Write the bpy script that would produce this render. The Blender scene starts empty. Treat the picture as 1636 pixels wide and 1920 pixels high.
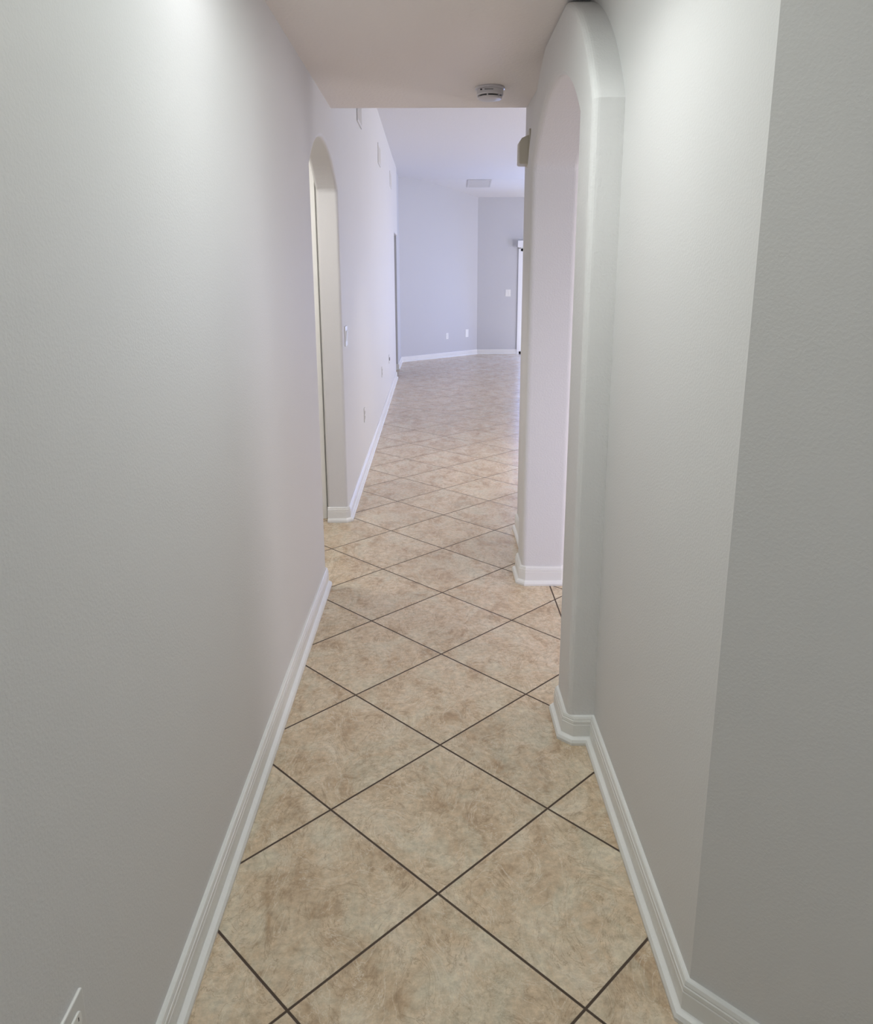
import bpy, bmesh, math
from mathutils import Matrix, Vector

C = bpy.context.scene
COL = C.collection
# ------------------------------------------------------------------ camera, world, lights, exposure
H = 1.54
cam = bpy.data.cameras.new('camera')
cam.sensor_fit = 'HORIZONTAL'; cam.sensor_width = 36.0
F = 1470.307
cam.lens = F / 1636 * 36
cam.shift_y = -(960 - 889) / 1636
cam.clip_start = 0.02; cam.clip_end = 200
co = bpy.data.objects.new('camera', cam); COL.objects.link(co)
vx = Vector((0.99998783, -0.00436676, 0.00229578))      # world x in image axes (right, down, forward)
vy = Vector((-0.00329675, -0.24527829, 0.96944711))
vd = Vector((0.00367024, 0.96944288, 0.2452897))
m = Matrix(((vx[0], -vx[1], -vx[2], 0), (vy[0], -vy[1], -vy[2], 0), (-vd[0], vd[1], vd[2], H), (0, 0, 0, 1)))
co.matrix_world = m
C.camera = co

C.view_settings.view_transform = 'Standard'
C.view_settings.look = 'None'
C.view_settings.gamma = 1
C.view_settings.use_curve_mapping = False
C.view_settings.exposure = 0.0

w = bpy.data.worlds.new('sky'); C.world = w; w.use_nodes = True
bg = w.node_tree.nodes['Background']
bg.inputs[0].default_value = (0.70, 0.82, 1.0, 1); bg.inputs[1].default_value = 0.8

def point(name, loc, power, col, r=0.12):
    l = bpy.data.lights.new(name, 'POINT'); l.energy = power; l.color = col; l.shadow_soft_size = r
    o = bpy.data.objects.new(name, l); COL.objects.link(o); o.location = loc; return o
def area(name, loc, direction, sx, sy, power, col, spread=180):
    l = bpy.data.lights.new(name, 'AREA'); l.shape = 'RECTANGLE'; l.size = sx; l.size_y = sy
    l.energy = power; l.color = col; l.spread = math.radians(spread)
    o = bpy.data.objects.new(name, l); COL.objects.link(o); o.location = loc
    o.rotation_euler = Vector(direction).to_track_quat('-Z', 'Z').to_euler(); return o
point('foyer_fill', (0.45, -1.2, 2.1), 18.5, (0.782, 0.893, 1.0), 0.16)  # added fill behind the camera, lifts the angled and lower walls
area('vestibule_lamp', (-1.1, 4.0, 2.425), (0, 0, -1), 0.3, 0.3, 15.0, (1.0, 0.98, 0.94))
area('side_room_daylight', (3.95, 3.3, 1.35), (-1, 0, -0.1), 1.8, 1.5, 36.98, (1.0, 0.942, 0.996))
area('side_room_daylight_near', (1.6, 1.62, 0.8), (-0.2, 1, -0.12), 1.2, 1.1, 13, (0.76, 0.73, 1.0), 120)
area('patio_daylight', (2.9, 15.85, 1.1), (0, -1, -0.1), 2.2, 1.9, 76.84, (0.281, 0.421, 1.0))
area('great_room_daylight', (5.85, 8.6, 1.1), (-1, 0.3, 0), 2.5, 1.8, 176.0, (0.93, 0.915, 1.0))
area('great_room_daylight_far', (5.85, 13.0, 0.8), (-1, 0.2, 0), 2.0, 1.2, 95.0, (0.66, 0.66, 1.0))
area('hall_ceiling_lamp', (-0.25, 1.95, 2.40), (0, 0, -1), 0.20, 0.30, 2.4, (0.95, 0.95, 1.0))
area('hall_strip_fill', (-0.04, 1.9, 2.40), (0, 0, -1), 0.12, 1.3, 5.7, (0.88, 1.0, 0.96))  # added long fill, spreads the hall lamp's light along the walls
area('hall_down_fill', (0.13, 1.9, 2.40), (0, 0, -1), 0.16, 0.6, 2.9, (0.96, 0.98, 0.98), 125)  # added narrower fill for the right wall and pier face
area('great_room_floor_fill', (0.75, 6.3, 3.19), (0, 0, -1), 0.2, 0.2, 8.0, (1.0, 0.92, 0.82), 80)  # added fill to brighten the floor past the hallway, no fixture here
area('entry_fill', (-0.3, 0.6, 2.40), (0, 0, -1), 0.3, 0.3, 3.25, (1.0, 0.978, 0.857))  # unseen fill added to lift the near right wall
sl = bpy.data.lights.new('sun', 'SUN'); sl.energy = 14.0; sl.angle = 0.02; sl.color = (0.85, 0.95, 1.0)
so = bpy.data.objects.new('sun', sl); COL.objects.link(so)
so.rotation_euler = Vector((0.25, -0.8, -0.6)).to_track_quat('-Z', 'Y').to_euler()

# ------------------------------------------------------------------ materials
def mat(name, col, rough=0.6, bump=None, bdist=0.0006, spec=0.5, metal=0, var=None):
    mt = bpy.data.materials.new(name); mt.use_nodes = True
    nt = mt.node_tree; b = nt.nodes['Principled BSDF']
    b.inputs['Base Color'].default_value = (*col, 1); b.inputs['Roughness'].default_value = rough
    b.inputs['Specular IOR Level'].default_value = spec; b.inputs['Metallic'].default_value = metal
    tc = nt.nodes.new('ShaderNodeTexCoord')
    if var:
        n2 = nt.nodes.new('ShaderNodeTexNoise'); n2.inputs['Scale'].default_value = var[0]; n2.inputs['Detail'].default_value = 4
        nt.links.new(tc.outputs['Object'], n2.inputs['Vector'])
        mx = nt.nodes.new('ShaderNodeMix'); mx.data_type = 'RGBA'
        mx.inputs['A'].default_value = (*col, 1); mx.inputs['B'].default_value = (*[c * var[1] for c in col], 1)
        nt.links.new(n2.outputs['Fac'], mx.inputs['Factor']); nt.links.new(mx.outputs['Result'], b.inputs['Base Color'])
    if bump:
        n = nt.nodes.new('ShaderNodeTexNoise'); n.inputs['Scale'].default_value = bump; n.inputs['Detail'].default_value = 2.0
        r = nt.nodes.new('ShaderNodeValToRGB'); r.color_ramp.elements[0].position = 0.42; r.color_ramp.elements[1].position = 0.62
        bp = nt.nodes.new('ShaderNodeBump'); bp.inputs['Strength'].default_value = 0.55; bp.inputs['Distance'].default_value = bdist
        nt.links.new(tc.outputs['Object'], n.inputs['Vector']); nt.links.new(n.outputs['Fac'], r.inputs['Fac'])
        nt.links.new(r.outputs['Color'], bp.inputs['Height']); nt.links.new(bp.outputs['Normal'], b.inputs['Normal'])
    return mt
M_WALL = mat('wall_paint', (0.70, 0.692, 0.68), 0.62, 170, 0.00025, 0.3, var=(1.5, 0.98))
M_TEX = mat('arch_orange_peel_paint', (0.70, 0.692, 0.68), 0.60, 120, 0.0006, 0.35)
M_GREAT = mat('great_room_wall_paint', (0.57, 0.575, 0.59), 0.65, 150, 0.0003, 0.3)
M_CEIL = mat('ceiling_paint', (0.85, 0.81, 0.785), 0.75, 60, 0.0008, 0.2)
M_CEILH = mat('high_ceiling_paint', (0.74, 0.74, 0.76), 0.8, 60, 0.0008, 0.2)
M_BASE = mat('white_semigloss_trim', (0.80, 0.80, 0.77), 0.32, 45, 0.0004, 0.5, var=(9, 0.95))
M_DOOR = mat('white_door_paint', (0.88, 0.87, 0.84), 0.4)
M_PLATE = mat('white_plastic', (0.82, 0.82, 0.79), 0.35)
M_DARK = mat('dark_slot', (0.03, 0.03, 0.03), 0.6)
M_GRILLE = mat('painted_grille', (0.66, 0.65, 0.64), 0.5)
M_GAP = mat('grille_shadow_backing', (0.22, 0.22, 0.23), 0.8)
M_RET = mat('ceiling_grille_paint', (0.60, 0.60, 0.61), 0.5)
M_CHIME = mat('beige_chime_plastic', (0.60, 0.57, 0.48), 0.45)
M_SMOKE = mat('smoke_detector_plastic', (0.66, 0.64, 0.66), 0.28)
M_ALU = mat('white_window_frame', (0.85, 0.86, 0.88), 0.35)
M_PATIO = mat('patio_concrete', (0.5, 0.5, 0.48), 0.9, 20, 0.003)
M_LAWN = mat('garden_grass', (0.10, 0.22, 0.05), 0.95, 40, 0.02, var=(3, 0.6))

def glass():
    mt = bpy.data.materials.new('window_glass'); mt.use_nodes = True; nt = mt.node_tree; nt.nodes.clear()
    o = nt.nodes.new('ShaderNodeOutputMaterial'); t = nt.nodes.new('ShaderNodeBsdfTransparent')
    g = nt.nodes.new('ShaderNodeBsdfGlossy'); g.inputs['Roughness'].default_value = 0.02
    x = nt.nodes.new('ShaderNodeMixShader'); x.inputs[0].default_value = 0.06
    nt.links.new(t.outputs[0], x.inputs[1]); nt.links.new(g.outputs[0], x.inputs[2]); nt.links.new(x.outputs[0], o.inputs[0])
    return mt
M_GLASS = glass()

def floor_mat():
    mt = bpy.data.materials.new('diagonal_ceramic_tile'); mt.use_nodes = True
    nt = mt.node_tree; L = nt.links.new; b = nt.nodes['Principled BSDF']
    def N(t, **k):
        n = nt.nodes.new(t)
        for a, v in k.items(): setattr(n, a, v)
        return n
    def MA(op, a, bb=None, c=None):
        n = N('ShaderNodeMath', operation=op)
        for i, v in enumerate((a, bb, c)):
            if v is None: continue
            if isinstance(v, (int, float)): n.inputs[i].default_value = v
            else: L(v, n.inputs[i])
        return n.outputs[0]
    geo = N('ShaderNodeNewGeometry'); sp = N('ShaderNodeSeparateXYZ'); L(geo.outputs['Position'], sp.inputs[0])
    x, y = sp.outputs[0], sp.outputs[1]
    yy = MA('SUBTRACT', y, 1.690)
    xx = MA('SUBTRACT', MA('SUBTRACT', x, 0.004), MA('MULTIPLY', yy, 0.0155))
    a = MA('DIVIDE', xx, 0.645); c = MA('DIVIDE', yy, 0.6585)
    u = MA('ADD', a, c); v = MA('SUBTRACT', a, c)
    def dist(q):      # distance to the nearest integer
        return MA('ABSOLUTE', MA('SUBTRACT', q, MA('ROUND', q)))
    d = MA('MULTIPLY', MA('MINIMUM', dist(u), dist(v)), 0.46)
    # straight joint under the right-hand archway
    side = MA('ABSOLUTE', MA('SUBTRACT', x, 0.586))
    far = MA('GREATER_THAN', MA('ABSOLUTE', MA('SUBTRACT', y, 3.18)), 0.62)
    side = MA('ADD', side, far)
    d = MA('MINIMUM', d, side)
    tile = N('ShaderNodeMapRange'); tile.inputs['From Min'].default_value = 0.0026; tile.inputs['From Max'].default_value = 0.0040
    L(d, tile.inputs['Value'])
    # per-tile offset
    cb = N('ShaderNodeCombineXYZ'); L(MA('FLOOR', u), cb.inputs[0]); L(MA('FLOOR', v), cb.inputs[1])
    wn = N('ShaderNodeTexWhiteNoise', noise_dimensions='3D'); L(cb.outputs[0], wn.inputs['Vector'])
    sc = N('ShaderNodeVectorMath', operation='SCALE'); sc.inputs['Scale'].default_value = 11; L(wn.outputs['Color'], sc.inputs[0])
    ad = N('ShaderNodeVectorMath', operation='ADD'); L(geo.outputs['Position'], ad.inputs[0]); L(sc.outputs[0], ad.inputs[1])
    # rotate the veining into tile axes and stretch it
    mp = N('ShaderNodeMapping'); mp.inputs['Rotation'].default_value = (0, 0, math.radians(35)); mp.inputs['Scale'].default_value = (1.5, 1.0, 1)
    L(ad.outputs[0], mp.inputs['Vector'])
    n1 = N('ShaderNodeTexNoise'); n1.inputs['Scale'].default_value = 5.0; n1.inputs['Detail'].default_value = 10; n1.inputs['Roughness'].default_value = 0.70; n1.inputs['Distortion'].default_value = 0.6
    n2 = N('ShaderNodeTexNoise'); n2.inputs['Scale'].default_value = 4.2; n2.inputs['Detail'].default_value = 9; n2.inputs['Roughness'].default_value = 0.68; n2.inputs['Distortion'].default_value = 1.0
    n3 = N('ShaderNodeTexNoise'); n3.inputs['Scale'].default_value = 46; n3.inputs['Detail'].default_value = 5; n3.inputs['Roughness'].default_value = 0.75
    for n in (n1, n2): L(mp.outputs[0], n.inputs['Vector'])
    L(ad.outputs[0], n3.inputs['Vector'])
    r1 = N('ShaderNodeValToRGB'); e = r1.color_ramp.elements
    e[0].position = 0.33; e[0].color = (0.445, 0.318, 0.200, 1)
    e[1].position = 0.72; e[1].color = (0.700, 0.605, 0.465, 1)
    k = e.new(0.50); k.color = (0.605, 0.475, 0.330, 1)
    L(n1.outputs['Fac'], r1.inputs['Fac'])
    r2 = N('ShaderNodeValToRGB'); e = r2.color_ramp.elements
    e[0].position = 0.47; e[0].color = (0, 0, 0, 1); e[1].position = 0.66; e[1].color = (0.50, 0.50, 0.50, 1)
    L(n2.outputs['Fac'], r2.inputs['Fac'])
    m1 = N('ShaderNodeMix', data_type='RGBA'); L(r2.outputs['Color'], m1.inputs['Factor']); L(r1.outputs['Color'], m1.inputs['A'])
    m1.inputs['B'].default_value = (0.630, 0.610, 0.480, 1)
    r3 = N('ShaderNodeMapRange'); r3.inputs['From Min'].default_value = 0.3; r3.inputs['From Max'].default_value = 0.7
    r3.inputs['To Min'].default_value = 0.78; r3.inputs['To Max'].default_value = 1.24; L(n3.outputs['Fac'], r3.inputs['Value'])
    tv = N('ShaderNodeMapRange'); tv.inputs['To Min'].default_value = 0.975; tv.inputs['To Max'].default_value = 1.025; L(wn.outputs['Value'], tv.inputs['Value'])
    mul = MA('MULTIPLY', r3.outputs[0], tv.outputs[0])
    sc2 = N('ShaderNodeVectorMath', operation='SCALE'); L(m1.outputs['Result'], sc2.inputs[0]); L(mul, sc2.inputs['Scale'])
    # fine hairline veins, some dark and some pale
    nv = N('ShaderNodeTexNoise'); nv.inputs['Scale'].default_value = 5.2; nv.inputs['Detail'].default_value = 6; nv.inputs['Roughness'].default_value = 0.6; nv.inputs['Distortion'].default_value = 1.8
    L(mp.outputs[0], nv.inputs['Vector'])
    def vein(level, width, amt, col):
        dd = MA('ABSOLUTE', MA('SUBTRACT', nv.outputs['Fac'], level))
        q = N('ShaderNodeMapRange'); q.inputs['From Min'].default_value = 0; q.inputs['From Max'].default_value = width
        q.inputs['To Min'].default_value = amt; q.inputs['To Max'].default_value = 0; L(dd, q.inputs['Value'])
        return MA('MULTIPLY', q.outputs[0], r2.outputs['Color'] if col else MA('SUBTRACT', 1.0, n2.outputs['Fac']))
    vd_ = N('ShaderNodeMix', data_type='RGBA'); L(vein(0.47, 0.012, 1.0, 0), vd_.inputs['Factor']); L(sc2.outputs[0], vd_.inputs['A']); vd_.inputs['B'].default_value = (0.30, 0.21, 0.13, 1)
    vl_ = N('ShaderNodeMix', data_type='RGBA'); L(vein(0.54, 0.012, 1.0, 0), vl_.inputs['Factor']); L(vd_.outputs['Result'], vl_.inputs['A']); vl_.inputs['B'].default_value = (0.80, 0.72, 0.58, 1)
    m2 = N('ShaderNodeMix', data_type='RGBA'); L(tile.outputs[0], m2.inputs['Factor']); m2.inputs['A'].default_value = (0.075, 0.050, 0.034, 1)
    L(vl_.outputs['Result'], m2.inputs['B']); L(m2.outputs['Result'], b.inputs['Base Color'])
    rr = N('ShaderNodeMapRange'); rr.inputs['To Min'].default_value = 0.85; rr.inputs['To Max'].default_value = 0.27; L(tile.outputs[0], rr.inputs['Value']); L(rr.outputs[0], b.inputs['Roughness'])
    bp = N('ShaderNodeBump'); bp.inputs['Strength'].default_value = 0.6; bp.inputs['Distance'].default_value = 0.002
    hh = MA('ADD', tile.outputs[0], MA('MULTIPLY', n1.outputs['Fac'], 0.35)); L(hh, bp.inputs['Height']); L(bp.outputs['Normal'], b.inputs['Normal'])
    return mt
M_FLOOR = floor_mat()

# ------------------------------------------------------------------ helpers
def box(bm, x0, x1, y0, y1, z0, z1):
    vs = [bm.verts.new((x, y, z)) for z in (z0, z1) for x, y in ((x0, y0), (x1, y0), (x1, y1), (x0, y1))]
    for f in ((3, 2, 1, 0), (4, 5, 6, 7), (0, 1, 5, 4), (1, 2, 6, 5), (2, 3, 7, 6), (3, 0, 4, 7)):
        bm.faces.new([vs[i] for i in f])
def prism(bm, pts, ext):
    """closed polygon of 3-D points pushed along ext"""
    a = [bm.verts.new(p) for p in pts]; e = Vector(ext)
    b = [bm.verts.new(Vector(p) + e) for p in pts]; n = len(pts)
    bm.faces.new(a[::-1]); bm.faces.new(b)
    for i in range(n): bm.faces.new((a[i], a[(i + 1) % n], b[(i + 1) % n], b[i]))
def lathe(bm, prof, axis_pt=(0, 0, 0), seg=40):
    rings = []
    for r, z in prof:
        rings.append([bm.verts.new((axis_pt[0] + r * math.cos(2 * math.pi * i / seg), axis_pt[1] + r * math.sin(2 * math.pi * i / seg), axis_pt[2] + z)) for i in range(seg)])
    for a, b in zip(rings, rings[1:]):
        for i in range(seg): bm.faces.new((a[i], a[(i + 1) % seg], b[(i + 1) % seg], b[i]))
    bm.faces.new(rings[0][::-1]); bm.faces.new(rings[-1])
def obj(name, bm, m, parent=None, bevel=0, seg=3, smooth=False, loc=None, rot=None):
    bmesh.ops.recalc_face_normals(bm, faces=bm.faces)
    me = bpy.data.meshes.new(name); bm.to_mesh(me); bm.free()
    if smooth:
        for p in me.polygons: p.use_smooth = True
    me.materials.append(m)
    o = bpy.data.objects.new(name, me); COL.objects.link(o)
    if parent: o.parent = parent
    if loc: o.location = loc
    if rot: o.rotation_euler = rot
    if bevel:
        b = o.modifiers.new('bevel', 'BEVEL'); b.width = bevel; b.segments = seg; b.limit_method = 'ANGLE'; b.angle_limit = math.radians(50); b.harden_normals = False
    return o
def struct(name, bm, m, **k):
    o = obj(name, bm, m, **k); o['kind'] = 'structure'; return o
def sbox(name, m, x0, x1, y0, y1, z0, z1, **k):
    bm = bmesh.new(); box(bm, x0, x1, y0, y1, z0, z1); return struct(name, bm, m, **k)
def thing(name, label, cat, loc, rotz=0, group=None):
    o = bpy.data.objects.new(name, None); COL.objects.link(o); o.empty_display_size = 0.05
    o.location = loc; o.rotation_euler = (0, 0, rotz); o['label'] = label; o['category'] = cat
    if group: o['group'] = group
    return o
def dup(root, loc, rotz, label, group=None):
    r = root.copy(); COL.objects.link(r); r.location = loc; r.rotation_euler = (0, 0, rotz); r['label'] = label
    if group: r['group'] = group
    for ch in list(root.children):
        c = ch.copy(); COL.objects.link(c); c.parent = r
        for g in ch.children:
            d = g.copy(); COL.objects.link(d); d.parent = c
    return r

def arc(cy, cz, R, a0, a1, n):
    return [(cy + R * math.cos(a0 + (a1 - a0) * i / n), cz + R * math.sin(a0 + (a1 - a0) * i / n)) for i in range(n + 1)]
def arch(cy, half, spring, rise, n=28):
    """points from the far spring over the crown to the near spring, (y, z)"""
    R = (half * half + rise * rise) / (2 * rise); cz = spring + rise - R; t = math.asin(half / R)
    return arc(cy, cz, R, math.pi / 2 - t, math.pi / 2 + t, n)

# baseboard profile (distance out from wall, height)
PROF = [(0, 0), (0.030, 0), (0.031, 0.010), (0.027, 0.019), (0.018, 0.024), (0.0155, 0.026), (0.015, 0.068), (0.0135, 0.070),
        (0.0145, 0.073), (0.0140, 0.082), (0.0120, 0.084), (0.0125, 0.087), (0.010, 0.095), (0.007, 0.098), (0, 0.098)]
def sweep(name, path, side, m=None, prof=PROF):
    """side=+1: room lies to the left of the path direction"""
    bm = bmesh.new(); P = [Vector((p[0], p[1])) for p in path]; rings = []
    for i, p in enumerate(P):
        d0 = (P[i] - P[i - 1]).normalized() if i else None
        d1 = (P[i + 1] - P[i]).normalized() if i < len(P) - 1 else None
        d0 = d0 or d1; d1 = d1 or d0
        n0 = Vector((-d0.y, d0.x)) * side; n1 = Vector((-d1.y, d1.x)) * side
        mi = (n0 + n1).normalized(); mi /= max(0.3, mi.dot(n0))
        rings.append([bm.verts.new((p.x + mi.x * a, p.y + mi.y * a, z)) for a, z in prof])
    k = len(prof)
    for a, b in zip(rings, rings[1:]):
        for j in range(k): bm.faces.new((a[j], a[(j + 1) % k], b[(j + 1) % k], b[j]))
    bm.faces.new(rings[0]); bm.faces.new(rings[-1][::-1])
    return struct(name, bm, m or M_BASE)

ZC = 2.432      # hallway ceiling
ZG = 3.205      # great room ceiling
LX = -0.56      # left wall face
def lx(y):      # the left wall runs very slightly outward past the small archway
    return LX - 0.03 * max(0.0, min(1.0, (y - 4.85) / 7.35))

# ------------------------------------------------------------------ structure
sbox('floor', M_FLOOR, -2.6, 6.1, -2.8, 16.1, -0.1, 0.0)
sbox('ceiling', M_CEIL, -2.6, 4.1, -2.8, 4.66, ZC, 2.52)
sbox('ceiling_vestibule', M_CEIL, -2.6, -0.60, 4.66, 5.2, ZC, 2.52)
sbox('wall_header', M_WALL, -0.69, 0.60, 4.54, 4.66, 2.52, 3.3)

# left wall with its small archway and the doorway at its far end
LA = arch(4.315, 0.535, 2.025, 0.195)
pts = [(-2.7, 0), (-2.7, 3.3), (4.85, 3.3), (12.2, 3.3), (13.3, 3.3), (13.3, 2.17), (12.2, 2.17), (12.2, 0), (4.85, 0)] + LA + [(3.78, 0)]
bm = bmesh.new()
prism(bm, [(lx(y), y, z) for y, z in pts], (-0.13, 0, 0))
struct('wall_left', bm, M_WALL, bevel=0.018, seg=5)
bm = bmesh.new()
prism(bm, [(-0.61, 13.3, 0), (-0.61, 14.465, 0), (0.86, 15.95, 0), (1.70, 15.95, 0), (1.70, 16.07, 0), (0.80, 16.07, 0), (-0.74, 14.52, 0), (-0.74, 13.3, 0)], (0, 0, 3.3))
struct('wall_back', bm, M_GREAT)
bm = bmesh.new(); box(bm, 1.70, 4.1, 15.95, 16.07, 2.05, 3.3); box(bm, 4.1, 6.1, 15.95, 16.07, 0, 3.3)
struct('wall_back_right', bm, M_GREAT)
# small closet passage behind the doorway at the far end
bm = bmesh.new(); box(bm, -1.9, -1.8, 11.6, 14.0, 0, 3.2); box(bm, -1.8, -0.72, 11.6, 11.7, 0, 3.2); box(bm, -1.8, -0.74, 13.9, 14.0, 0, 3.2)
struct('wall_passage', bm, M_WALL)

# right wall: niche face, arch spandrel, short return toward the great room
RA = arch(3.18, 0.61, 2.02, 0.225)
pts = [(1.345, 0), (1.345, 3.3), (2.4, 3.3), (3.95, 3.3), (4.70, 3.3), (4.70, 0), (3.95, 0), (3.79, 0)] + RA + [(2.57, 0), (2.4, 0)]
rx = lambda y: 0.535 - 0.02 * max(0.0, min(1.0, (y - 2.4) / 1.55))
bm = bmesh.new()
a = [bm.verts.new((rx(y), y, z)) for y, z in pts]; b = [bm.verts.new((0.635, y, z)) for y, z in pts]; n = len(pts)
bm.faces.new(a); bm.faces.new(b[::-1])
for i in range(n): bm.faces.new((a[i], a[(i + 1) % n], b[(i + 1) % n], b[i]))
struct('wall_right', bm, M_WALL)
# projecting arch surround
out = [p for p in arch(3.18, 0.81, 2.02, 0.44, 40) if p[1] < ZC + 0.006]
left_half = [p for p in out if p[0] < 3.18]; right_half = [p for p in out if p[0] > 3.18]
inn = arch(3.18, 0.595, 2.015, 0.22, 36)
pts = [(3.99, 0)] + right_half + left_half + [(2.37, 0), (2.585, 0)] + inn[::-1] + [(3.775, 0)]
bm = bmesh.new()
prism(bm, [(0.445, y, z) for y, z in pts], (0.215, 0, 0))
struct('wall_archway', bm, M_TEX, bevel=0.022, seg=5)

# angled wall beside the camera and the rest of the foyer
bm = bmesh.new()
prism(bm, [(0.535, 1.345, 0), (1.9, -0.02, 0), (1.9, -2.7, 0), (2.0, -2.7, 0), (2.0, 0.03, 0), (0.635, 1.40, 0)], (0, 0, 2.5))
struct('wall_foyer', bm, M_WALL)
sbox('wall_entry', M_WALL, -0.69, 2.0, -2.8, -2.7, 0, 2.5)

# vestibule behind the small left archway
bm = bmesh.new(); box(bm, -2.4, -2.3, 3.1, 5.1, 0, 2.5); box(bm, -2.3, -0.69, 3.1, 3.2, 0, 2.5); box(bm, -2.3, -0.69, 4.93, 5.03, 0, 2.5)
struct('wall_vestibule', bm, M_WALL)
# side room behind the right archway (window on its outer wall)
bm = bmesh.new(); box(bm, 0.64, 1.1, 1.45, 1.55, 0, 2.5); box(bm, 2.9, 4.1, 1.45, 1.55, 0, 2.5); box(bm, 1.1, 2.9, 1.45, 1.55, 0, 0.1); box(bm, 1.1, 2.9, 1.45, 1.55, 2.1, 2.5); box(bm, 4.0, 4.1, 1.55, 2.4, 0, 2.5); box(bm, 4.0, 4.1, 4.2, 4.58, 0, 2.5)
box(bm, 4.0, 4.1, 2.4, 4.2, 0, 0.6); box(bm, 4.0, 4.1, 2.4, 4.2, 2.1, 2.5)
struct('wall_side_room', bm, M_WALL)
sbox('wall_great_room_near', M_WALL, 0.635, 6.1, 4.58, 4.70, 0, 3.3)
bm = bmesh.new()
for y0, y1, z0, z1 in ((4.7, 5.5, 0, 3.3), (5.5, 7.3, 0, 0.9), (5.5, 7.3, 2.1, 3.3), (7.3, 7.35, 0, 3.3), (7.35, 14.2, 2.25, 3.3), (14.2, 16.07, 0, 3.3)):
    box(bm, 6.0, 6.12, y0, y1, z0, z1)
struct('wall_great_room_right', bm, M_GREAT)
# great room ceiling: flat, then falling toward the back wall
bm = bmesh.new()
prism(bm, [(-0.75, 4.60, ZG), (-0.75, 14.88, ZG), (-0.75, 16.1, ZG - 0.19 * 1.22), (-0.75, 16.1, 3.5), (-0.75, 4.60, 3.5)], (6.9, 0, 0))
struct('ceiling_great_room', bm, M_CEILH)
sbox('ceiling_passage', M_CEILH, -1.9, -0.75, 11.6, 14.0, 3.2, 3.3)
# outside ground
sbox('floor_patio', M_PATIO, 6.1, 9.5, 4, 16.1, -0.15, -0.03)
sbox('ground_lawn', M_LAWN, -4, 30, 16.1, 30, -0.2, -0.05)

# baseboards
sweep('baseboard_left_near', [(LX, -2.7), (LX, 3.762), (LX - 0.018, 3.78), (-0.69, 3.78)], -1)
sweep('baseboard_left', [(-0.69, 4.85), (LX - 0.018, 4.85), (LX, 4.868), (lx(12.2), 12.182), (lx(12.2) - .018, 12.2), (-0.70, 12.2)], -1)
sweep('baseboard_right_near', [(1.9, -0.02), (0.535, 1.345), (0.535, 2.37), (0.470, 2.37), (0.445, 2.395), (0.445, 2.56), (0.470, 2.585), (0.66, 2.585)], 1)
sweep('baseboard_right', [(0.66, 3.99), (0.66, 3.80), (0.638, 3.775), (0.467, 3.775), (0.445, 3.797), (0.445, 3.965), (0.468, 3.99), (0.515, 3.99), (0.515, 4.68), (0.535, 4.70), (5.99, 4.70)], 1)
sweep('baseboard_back', [(-0.72, 13.3), (-0.61, 13.3), (-0.61, 14.465), (0.86, 15.95), (1.66, 15.95)], -1)
sweep('baseboard_vestibule', [(-2.3, 4.93), (-1.62, 4.93)], -1)
sweep('baseboard_side_room', [(0.66, 1.55), (3.99, 1.55)], 1)

# sliding glass door in the back wall and the glazing of the great room
def frame_window(name, plane, a0, a1, z0, z1, pos, cols, horiz=0, fw=0.05, dp=0.06):
    """plane 'x' = wall facing x, spans y; plane 'y' = spans x"""
    bm = bmesh.new()
    def bb(b, s0, s1, t0, t1, d0, d1):
        if plane == 'x': box(b, pos + d0, pos + d1, s0, s1, t0, t1)
        else: box(b, s0, s1, pos + d0, pos + d1, t0, t1)
    bb(bm, a0, a1, z0, z0 + fw, 0, dp); bb(bm, a0, a1, z1 - fw, z1, 0, dp)
    bb(bm, a0, a0 + fw, z0, z1, 0, dp); bb(bm, a1 - fw, a1, z0, z1, 0, dp)
    for i in range(1, cols):
        s = a0 + (a1 - a0) * i / cols; bb(bm, s - fw / 2, s + fw / 2, z0, z1, 0.005, dp - 0.005)
    if horiz: zz = (z0 + z1) / 2; bb(bm, a0, a1, zz - 0.02, zz + 0.02, 0.005, dp - 0.005)
    r = struct(name, bm, M_ALU)
    g = bmesh.new(); bb(g, a0 + fw, a1 - fw, z0 + fw, z1 - fw, dp * .45, dp * .45 + .005)
    gl = obj('glass_pane', g, M_GLASS, r)
    return r
frame_window('door_sliding', 'y', 1.70, 4.1, 0.0, 2.05, 15.98, 2)
frame_window('window_1', 'x', 7.35, 14.2, 0.0, 2.25, 6.03, 6)
frame_window('window_2', 'x', 5.5, 7.3, 0.9, 2.1, 6.03, 2, 1)
frame_window('window_3', 'x', 2.4, 4.2, 0.6, 2.1, 4.03, 2, 1)
frame_window('window_4', 'y', 1.1, 2.9, 0.1, 2.1, 1.47, 2)
# white casing around the sliding door
bm = bmesh.new(); box(bm, 1.66, 1.705, 15.925, 15.95, 0, 2.06); box(bm, 1.66, 4.14, 15.925, 15.95, 2.05, 2.10); box(bm, 4.1, 4.14, 15.925, 15.95, 0, 2.06)
struct('trim_1', bm, M_ALU)

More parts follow.
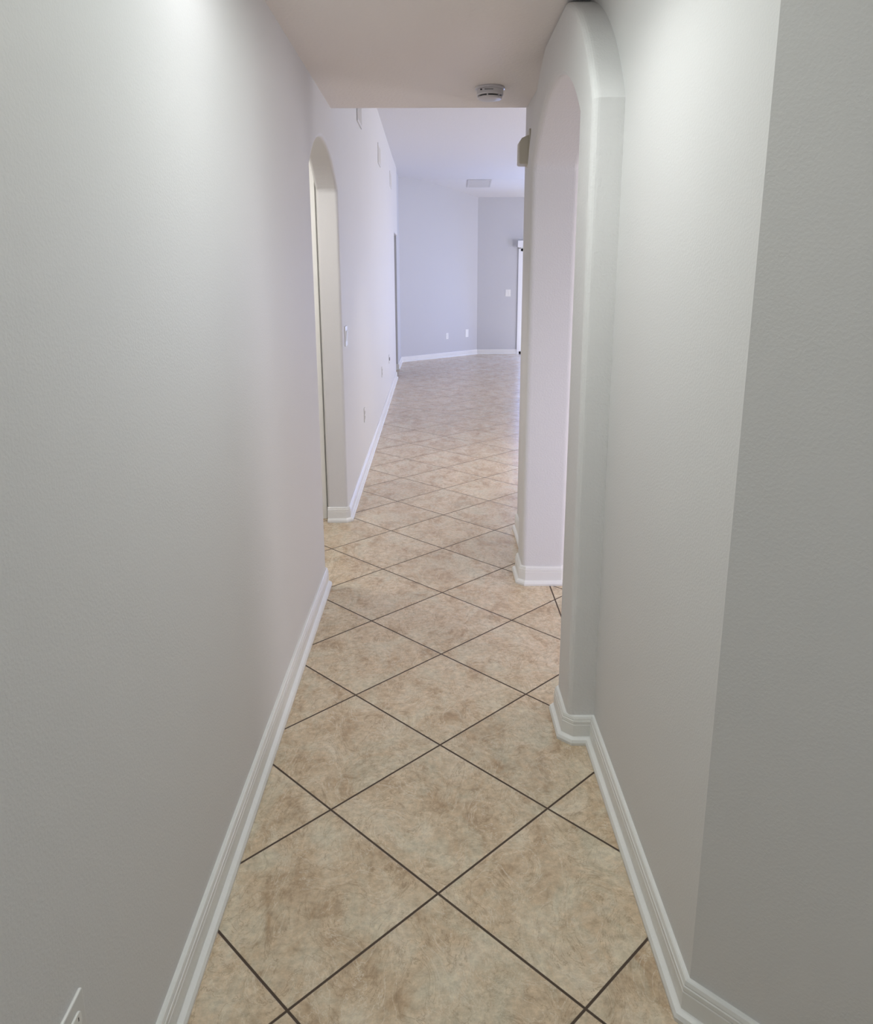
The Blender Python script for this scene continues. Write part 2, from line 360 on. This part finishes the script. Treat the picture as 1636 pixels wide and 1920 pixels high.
# white panelled door and casing inside the vestibule
def panel_door(name, x0, x1, y, z1, face):
    bm = bmesh.new(); box(bm, x0, x1, y, y + 0.035, 0.01, z1)
    d = struct(name, bm, M_DOOR, bevel=0.002, seg=1)
    for k, (pz0, pz1) in enumerate(((0.22, 0.92), (1.08, z1 - 0.14))):
        for px0, px1 in ((x0 + .11, (x0 + x1) / 2 - .05), ((x0 + x1) / 2 + .05, x1 - .11)):
            b = bmesh.new(); box(b, px0, px1, y - 0.008, y, pz0, pz1); obj('door_panel', b, M_DOOR, d, bevel=0.006, seg=2)
    b = bmesh.new(); lathe(b, [(0.026, 0), (0.026, 0.006), (0.010, 0.012), (0.010, 0.035), (0.024, 0.042), (0.028, 0.055), (0.022, 0.068), (0.008, 0.072)], seg=24)
    obj('door_knob', b, mat('brushed_nickel', (0.6, 0.58, 0.55), 0.3, metal=1), d, smooth=True, loc=(x0 + 0.07, y, 0.95), rot=(math.radians(90), 0, 0))
    return d
panel_door('door_1', -1.52, -0.76, 4.895, 2.26, -1)
bm = bmesh.new(); box(bm, -0.763, -0.703, 4.905, 4.93, 0, 2.27); box(bm, -1.58, -1.52, 4.905, 4.93, 0, 2.27); box(bm, -1.58, -0.703, 4.905, 4.93, 2.271, 2.33)
struct('trim_2', bm, M_DOOR, bevel=0.004, seg=2)

# ------------------------------------------------------------------ wall plates  (built facing +x, local origin at wall face)
M_PAINTED = mat('painted_over_plate', (0.68, 0.672, 0.65), 0.6)
def rounded_plate(bm, w_, h_, t, r=0.006):
    pts = []
    for cx, cz, a0 in ((w_/2 - r, h_/2 - r, 0), (-w_/2 + r, h_/2 - r, 90), (-w_/2 + r, -h_/2 + r, 180), (w_/2 - r, -h_/2 + r, 270)):
        for i in range(5):
            a = math.radians(a0 + 90 * i / 4); pts.append((0, cx + r * math.cos(a), cz + r * math.sin(a)))
    prism(bm, pts, (t, 0, 0))
def outlet(label, loc, rotz, group=None, mt=None, painted=False):
    t = thing('wall_outlet', label, 'outlet', loc, rotz, group)
    bm = bmesh.new(); rounded_plate(bm, 0.070, 0.115, 0.005); pl = obj('cover_plate', bm, mt or M_PLATE, t, bevel=0.0018, seg=2)
    if painted:
        bm = bmesh.new(); box(bm, 0.0046, 0.0053, -0.0325, 0.0325, -0.055, 0.055); obj('painted_face', bm, M_PAINTED, pl)
    for s in (-1, 1):
        bm = bmesh.new(); rounded_plate(bm, 0.034, 0.029, 0.0085, 0.009)
        rc = obj('receptacle', bm, mt or M_PLATE, t, bevel=0.0006, seg=1); rc.location = (0, 0, 0.0195 * s)
        bm = bmesh.new()
        box(bm, 0.0084, 0.0088, -0.0075, -0.0055, 0.000, 0.009); box(bm, 0.0084, 0.0088, 0.0055, 0.0075, 0.001, 0.008)
        box(bm, 0.0084, 0.0088, -0.002, 0.002, -0.0095, -0.0055)
        obj('slots', bm, M_DARK, rc)
    bm = bmesh.new(); box(bm, 0.005, 0.0062, -0.002, 0.002, -0.002, 0.002); obj('screw', bm, M_GRILLE, t)
    return t
o_near = outlet('grey-painted duplex outlet with white edges low on the near left wall, bottom left corner', (LX, 0.960, 0.408), 0, painted=True)
outlet('wall-coloured outlet low on the left hallway wall just past the small archway', (lx(6.25), 6.25, 0.455), 0, mt=M_PAINTED)
dup(bpy.data.objects['wall_outlet.001'], (lx(8.61), 8.61, 0.52), 0, 'wall-coloured outlet midway down the long left wall, second past the small archway')
# jack plate with a dark port farther on
t = thing('jack_plate', 'small pale jack plate with one dark port low near the left wall end', 'wall plate', (lx(10.14), 10.14, 0.505))
bm = bmesh.new(); rounded_plate(bm, 0.070, 0.115, 0.005); obj('cover_plate', bm, M_PAINTED, t, bevel=0.0018, seg=2)
bm = bmesh.new(); rounded_plate(bm, 0.05, 0.04, 0.012, 0.006); obj('port', bm, M_GAP, t)
# angled wall plates
ang = math.atan2(15.95 - 14.465, 0.86 + 0.61) - math.pi / 2
def on_angled(x): return 14.465 + (x + 0.61) * (15.95 - 14.465) / 1.47
outlet('white duplex outlet low on the angled far wall, left of the blank plate', (0.250, on_angled(0.250), 0.41), ang)
t = thing('blank_wall_plate', 'plain white wall plate low on the angled far wall near the corner', 'wall plate', (0.648, on_angled(0.648), 0.435), ang)
bm = bmesh.new(); rounded_plate(bm, 0.085, 0.15, 0.006); obj('cover_plate', bm, M_PLATE, t, bevel=0.0018, seg=2)
for z in (-0.048, 0.048):
    bm = bmesh.new(); box(bm, 0.006, 0.0075, -0.003, 0.003, z - 0.003, z + 0.003); obj('screw', bm, M_GRILLE, t)
# switches
def switch(name, label, loc, rotz, w_=0.115, h_=0.125, gangs=2):
    t = thing(name, label, 'light switch', loc, rotz)
    bm = bmesh.new(); rounded_plate(bm, w_, h_, 0.006); obj('cover_plate', bm, M_PLATE, t, bevel=0.002, seg=2)
    for i in range(gangs):
        yy = (i - (gangs - 1) / 2) * 0.046
        bm = bmesh.new(); prism(bm, [(0.006, yy - 0.016, -0.033), (0.0075, yy - 0.016, -0.033), (0.0125, yy - 0.016, 0.033), (0.006, yy - 0.016, 0.033)], (0, 0.032, 0))
        obj('rocker', bm, M_PLATE, t, bevel=0.001, seg=1)
    return t
switch('light_switch', 'white rocker switch plate on the left wall beside the small archway', (LX, 5.03, 1.172), 0)
switch('light_switch', 'white switch plate on the far back wall beside the sliding glass door', (1.469, 15.95, 1.203), -math.pi / 2, 0.105, 0.135)

# registers high on the left wall
def register():
    t = thing('air_register', '', 'air vent', (0, 0, 0), 0, None)
    W, Hh, fr = 0.36, 0.20, 0.024
    bm = bmesh.new()
    box(bm, 0, 0.010, -W/2, W/2, Hh/2 - fr, Hh/2); box(bm, 0, 0.010, -W/2, W/2, -Hh/2, -Hh/2 + fr)
    box(bm, 0, 0.010, -W/2, -W/2 + fr, -Hh/2 + fr, Hh/2 - fr); box(bm, 0, 0.010, W/2 - fr, W/2, -Hh/2 + fr, Hh/2 - fr)
    obj('frame', bm, M_GRILLE, t, bevel=0.003, seg=2)
    bm = bmesh.new(); box(bm, 0, 0.001, -W/2 + fr, W/2 - fr, -Hh/2 + fr, Hh/2 - fr); obj('backing', bm, M_GAP, t)
    bm = bmesh.new(); n = 12
    for i in range(n):
        y = -W/2 + fr + (i + .5) * (W - 2 * fr) / n
        prism(bm, [(0.001, y - 0.008, -Hh/2 + fr), (0.003, y - 0.008, -Hh/2 + fr), (0.011, y + 0.006, -Hh/2 + fr), (0.009, y + 0.006, -Hh/2 + fr)], (0, 0, Hh - 2 * fr))
    obj('louvres', bm, M_GRILLE, t)
    return t
R0 = register(); R0.location = (lx(6.45), 6.45, 2.755)
R0['label'] = 'wall-coloured air register high on the left wall, nearest, cut off by the lower ceiling edge'
dup(R0, (lx(8.85), 8.85, 2.775), 0, 'wall-coloured air register high on the left wall, middle of the three')
dup(R0, (lx(11.3), 11.3, 2.80), 0, 'wall-coloured air register high on the left wall, farthest of the three')

# return grille on the sloping part of the great room ceiling
t = thing('ceiling_grille', 'grey square return-air grille on the far ceiling above the corner', 'air vent', (0.83, 15.09, ZG - 0.19 * (15.09 - 14.88) - 0.001))
t.rotation_euler = (-math.atan(0.19), 0, 0)
bm = bmesh.new(); s = 0.215
for x0, x1, y0, y1 in ((-s, s, -s, -s + .03), (-s, s, s - .03, s), (-s, -s + .03, -s + .03, s - .03), (s - .03, s, -s + .03, s - .03)): box(bm, x0, x1, y0, y1, -0.012, 0)
obj('frame', bm, M_RET, t, bevel=0.003, seg=1)
bm = bmesh.new(); box(bm, -s + .03, s - .03, -s + .03, s - .03, -0.002, 0); obj('backing', bm, M_GAP, t)
bm = bmesh.new()
for i in range(20):
    y = -s + .03 + (i + .5) * (2 * s - .06) / 20
    prism(bm, [(-s + .03, y - 0.010, -0.003), (-s + .03, y - 0.008, -0.003), (-s + .03, y + 0.008, -0.011), (-s + .03, y + 0.006, -0.011)], (2 * s - .06, 0, 0))
obj('louvres', bm, M_RET, t)

# smoke detector
t = thing('smoke_detector', 'round white smoke detector on the hallway ceiling near its far edge', 'smoke detector', (0.278, 4.18, ZC))
bm = bmesh.new(); lathe(bm, [(0.071, 0.0), (0.073, -0.003), (0.073, -0.009), (0.068, -0.011)], seg=48); obj('mounting_base', bm, M_SMOKE, t, smooth=False)
bm = bmesh.new(); lathe(bm, [(0.064, -0.010), (0.066, -0.014), (0.066, -0.034), (0.063, -0.039)], seg=48); obj('body', bm, M_SMOKE, t)
bm = bmesh.new(); lathe(bm, [(0.050, -0.038), (0.050, -0.047)], seg=48); obj('sensor_slot', bm, M_DARK, t)
bm = bmesh.new(); lathe(bm, [(0.060, -0.0455), (0.061, -0.049), (0.055, -0.055), (0.030, -0.058), (0.008, -0.0585)], seg=48); obj('cover', bm, M_SMOKE, t)
for k in range(6):
    a = math.radians(15 + 60 * k); bm = bmesh.new(); box(bm, -0.004, 0.004, -0.003, 0.003, -0.047, -0.037)
    obj('spacer', bm, M_SMOKE, t, loc=(0.057 * math.cos(a), 0.057 * math.sin(a), 0), rot=(0, 0, a))
bm = bmesh.new(); box(bm, -0.050, -0.042, -0.0615, -0.055, -0.024, -0.018); obj('status_light', bm, M_DARK, t)
bm = bmesh.new(); box(bm, -0.03, 0.012, -0.0672, -0.064, -0.023, -0.019); obj('vent_slot', bm, M_GAP, t)

# door chime on the right wall return
t = thing('door_chime', 'beige door chime box high on the right wall beyond the big archway', 'door chime', (0.515, 4.50, 2.185))
bm = bmesh.new(); box(bm, -0.010, 0, -0.060, 0.060, -0.075, 0.105); obj('back_plate', bm, M_CHIME, t, bevel=0.004, seg=2)
bm = bmesh.new(); prism(bm, [(-0.008, -0.055, -0.072), (-0.054, -0.055, -0.070), (-0.060, -0.055, -0.064), (-0.060, -0.055, 0.040), (-0.046, -0.055, 0.060), (-0.018, -0.055, 0.072), (-0.008, -0.055, 0.076)], (0, 0.11, 0))
obj('cover', bm, M_CHIME, t, bevel=0.006, seg=3)
bm = bmesh.new(); box(bm, -0.0615, -0.058, -0.035, 0.035, -0.05, 0.03); obj('grille_panel', bm, M_CHIME, t)

# vertical blind headrail over the sliding door
t = thing('blind_headrail', 'white blind valance end sticking out above the sliding glass door', 'blind', (1.62, 15.925, 2.13))
bm = bmesh.new(); box(bm, 0, 2.6, -0.11, -0.095, -0.06, 0.065); box(bm, 0, 0.012, -0.11, 0, -0.06, 0.065); obj('valance', bm, M_ALU, t, bevel=0.003, seg=1)
bm = bmesh.new(); box(bm, 0.03, 2.57, -0.075, -0.03, 0.01, 0.05); obj('track', bm, M_ALU, t)
for k in range(8):
    bm = bmesh.new(); box(bm, -0.045, 0.045, -0.0008, 0.0008, -2.06, -0.0)
    obj('vane', bm, M_ALU, t, loc=(2.2 + k * 0.03, -0.052, 0.01), rot=(0, 0, math.radians(80)))
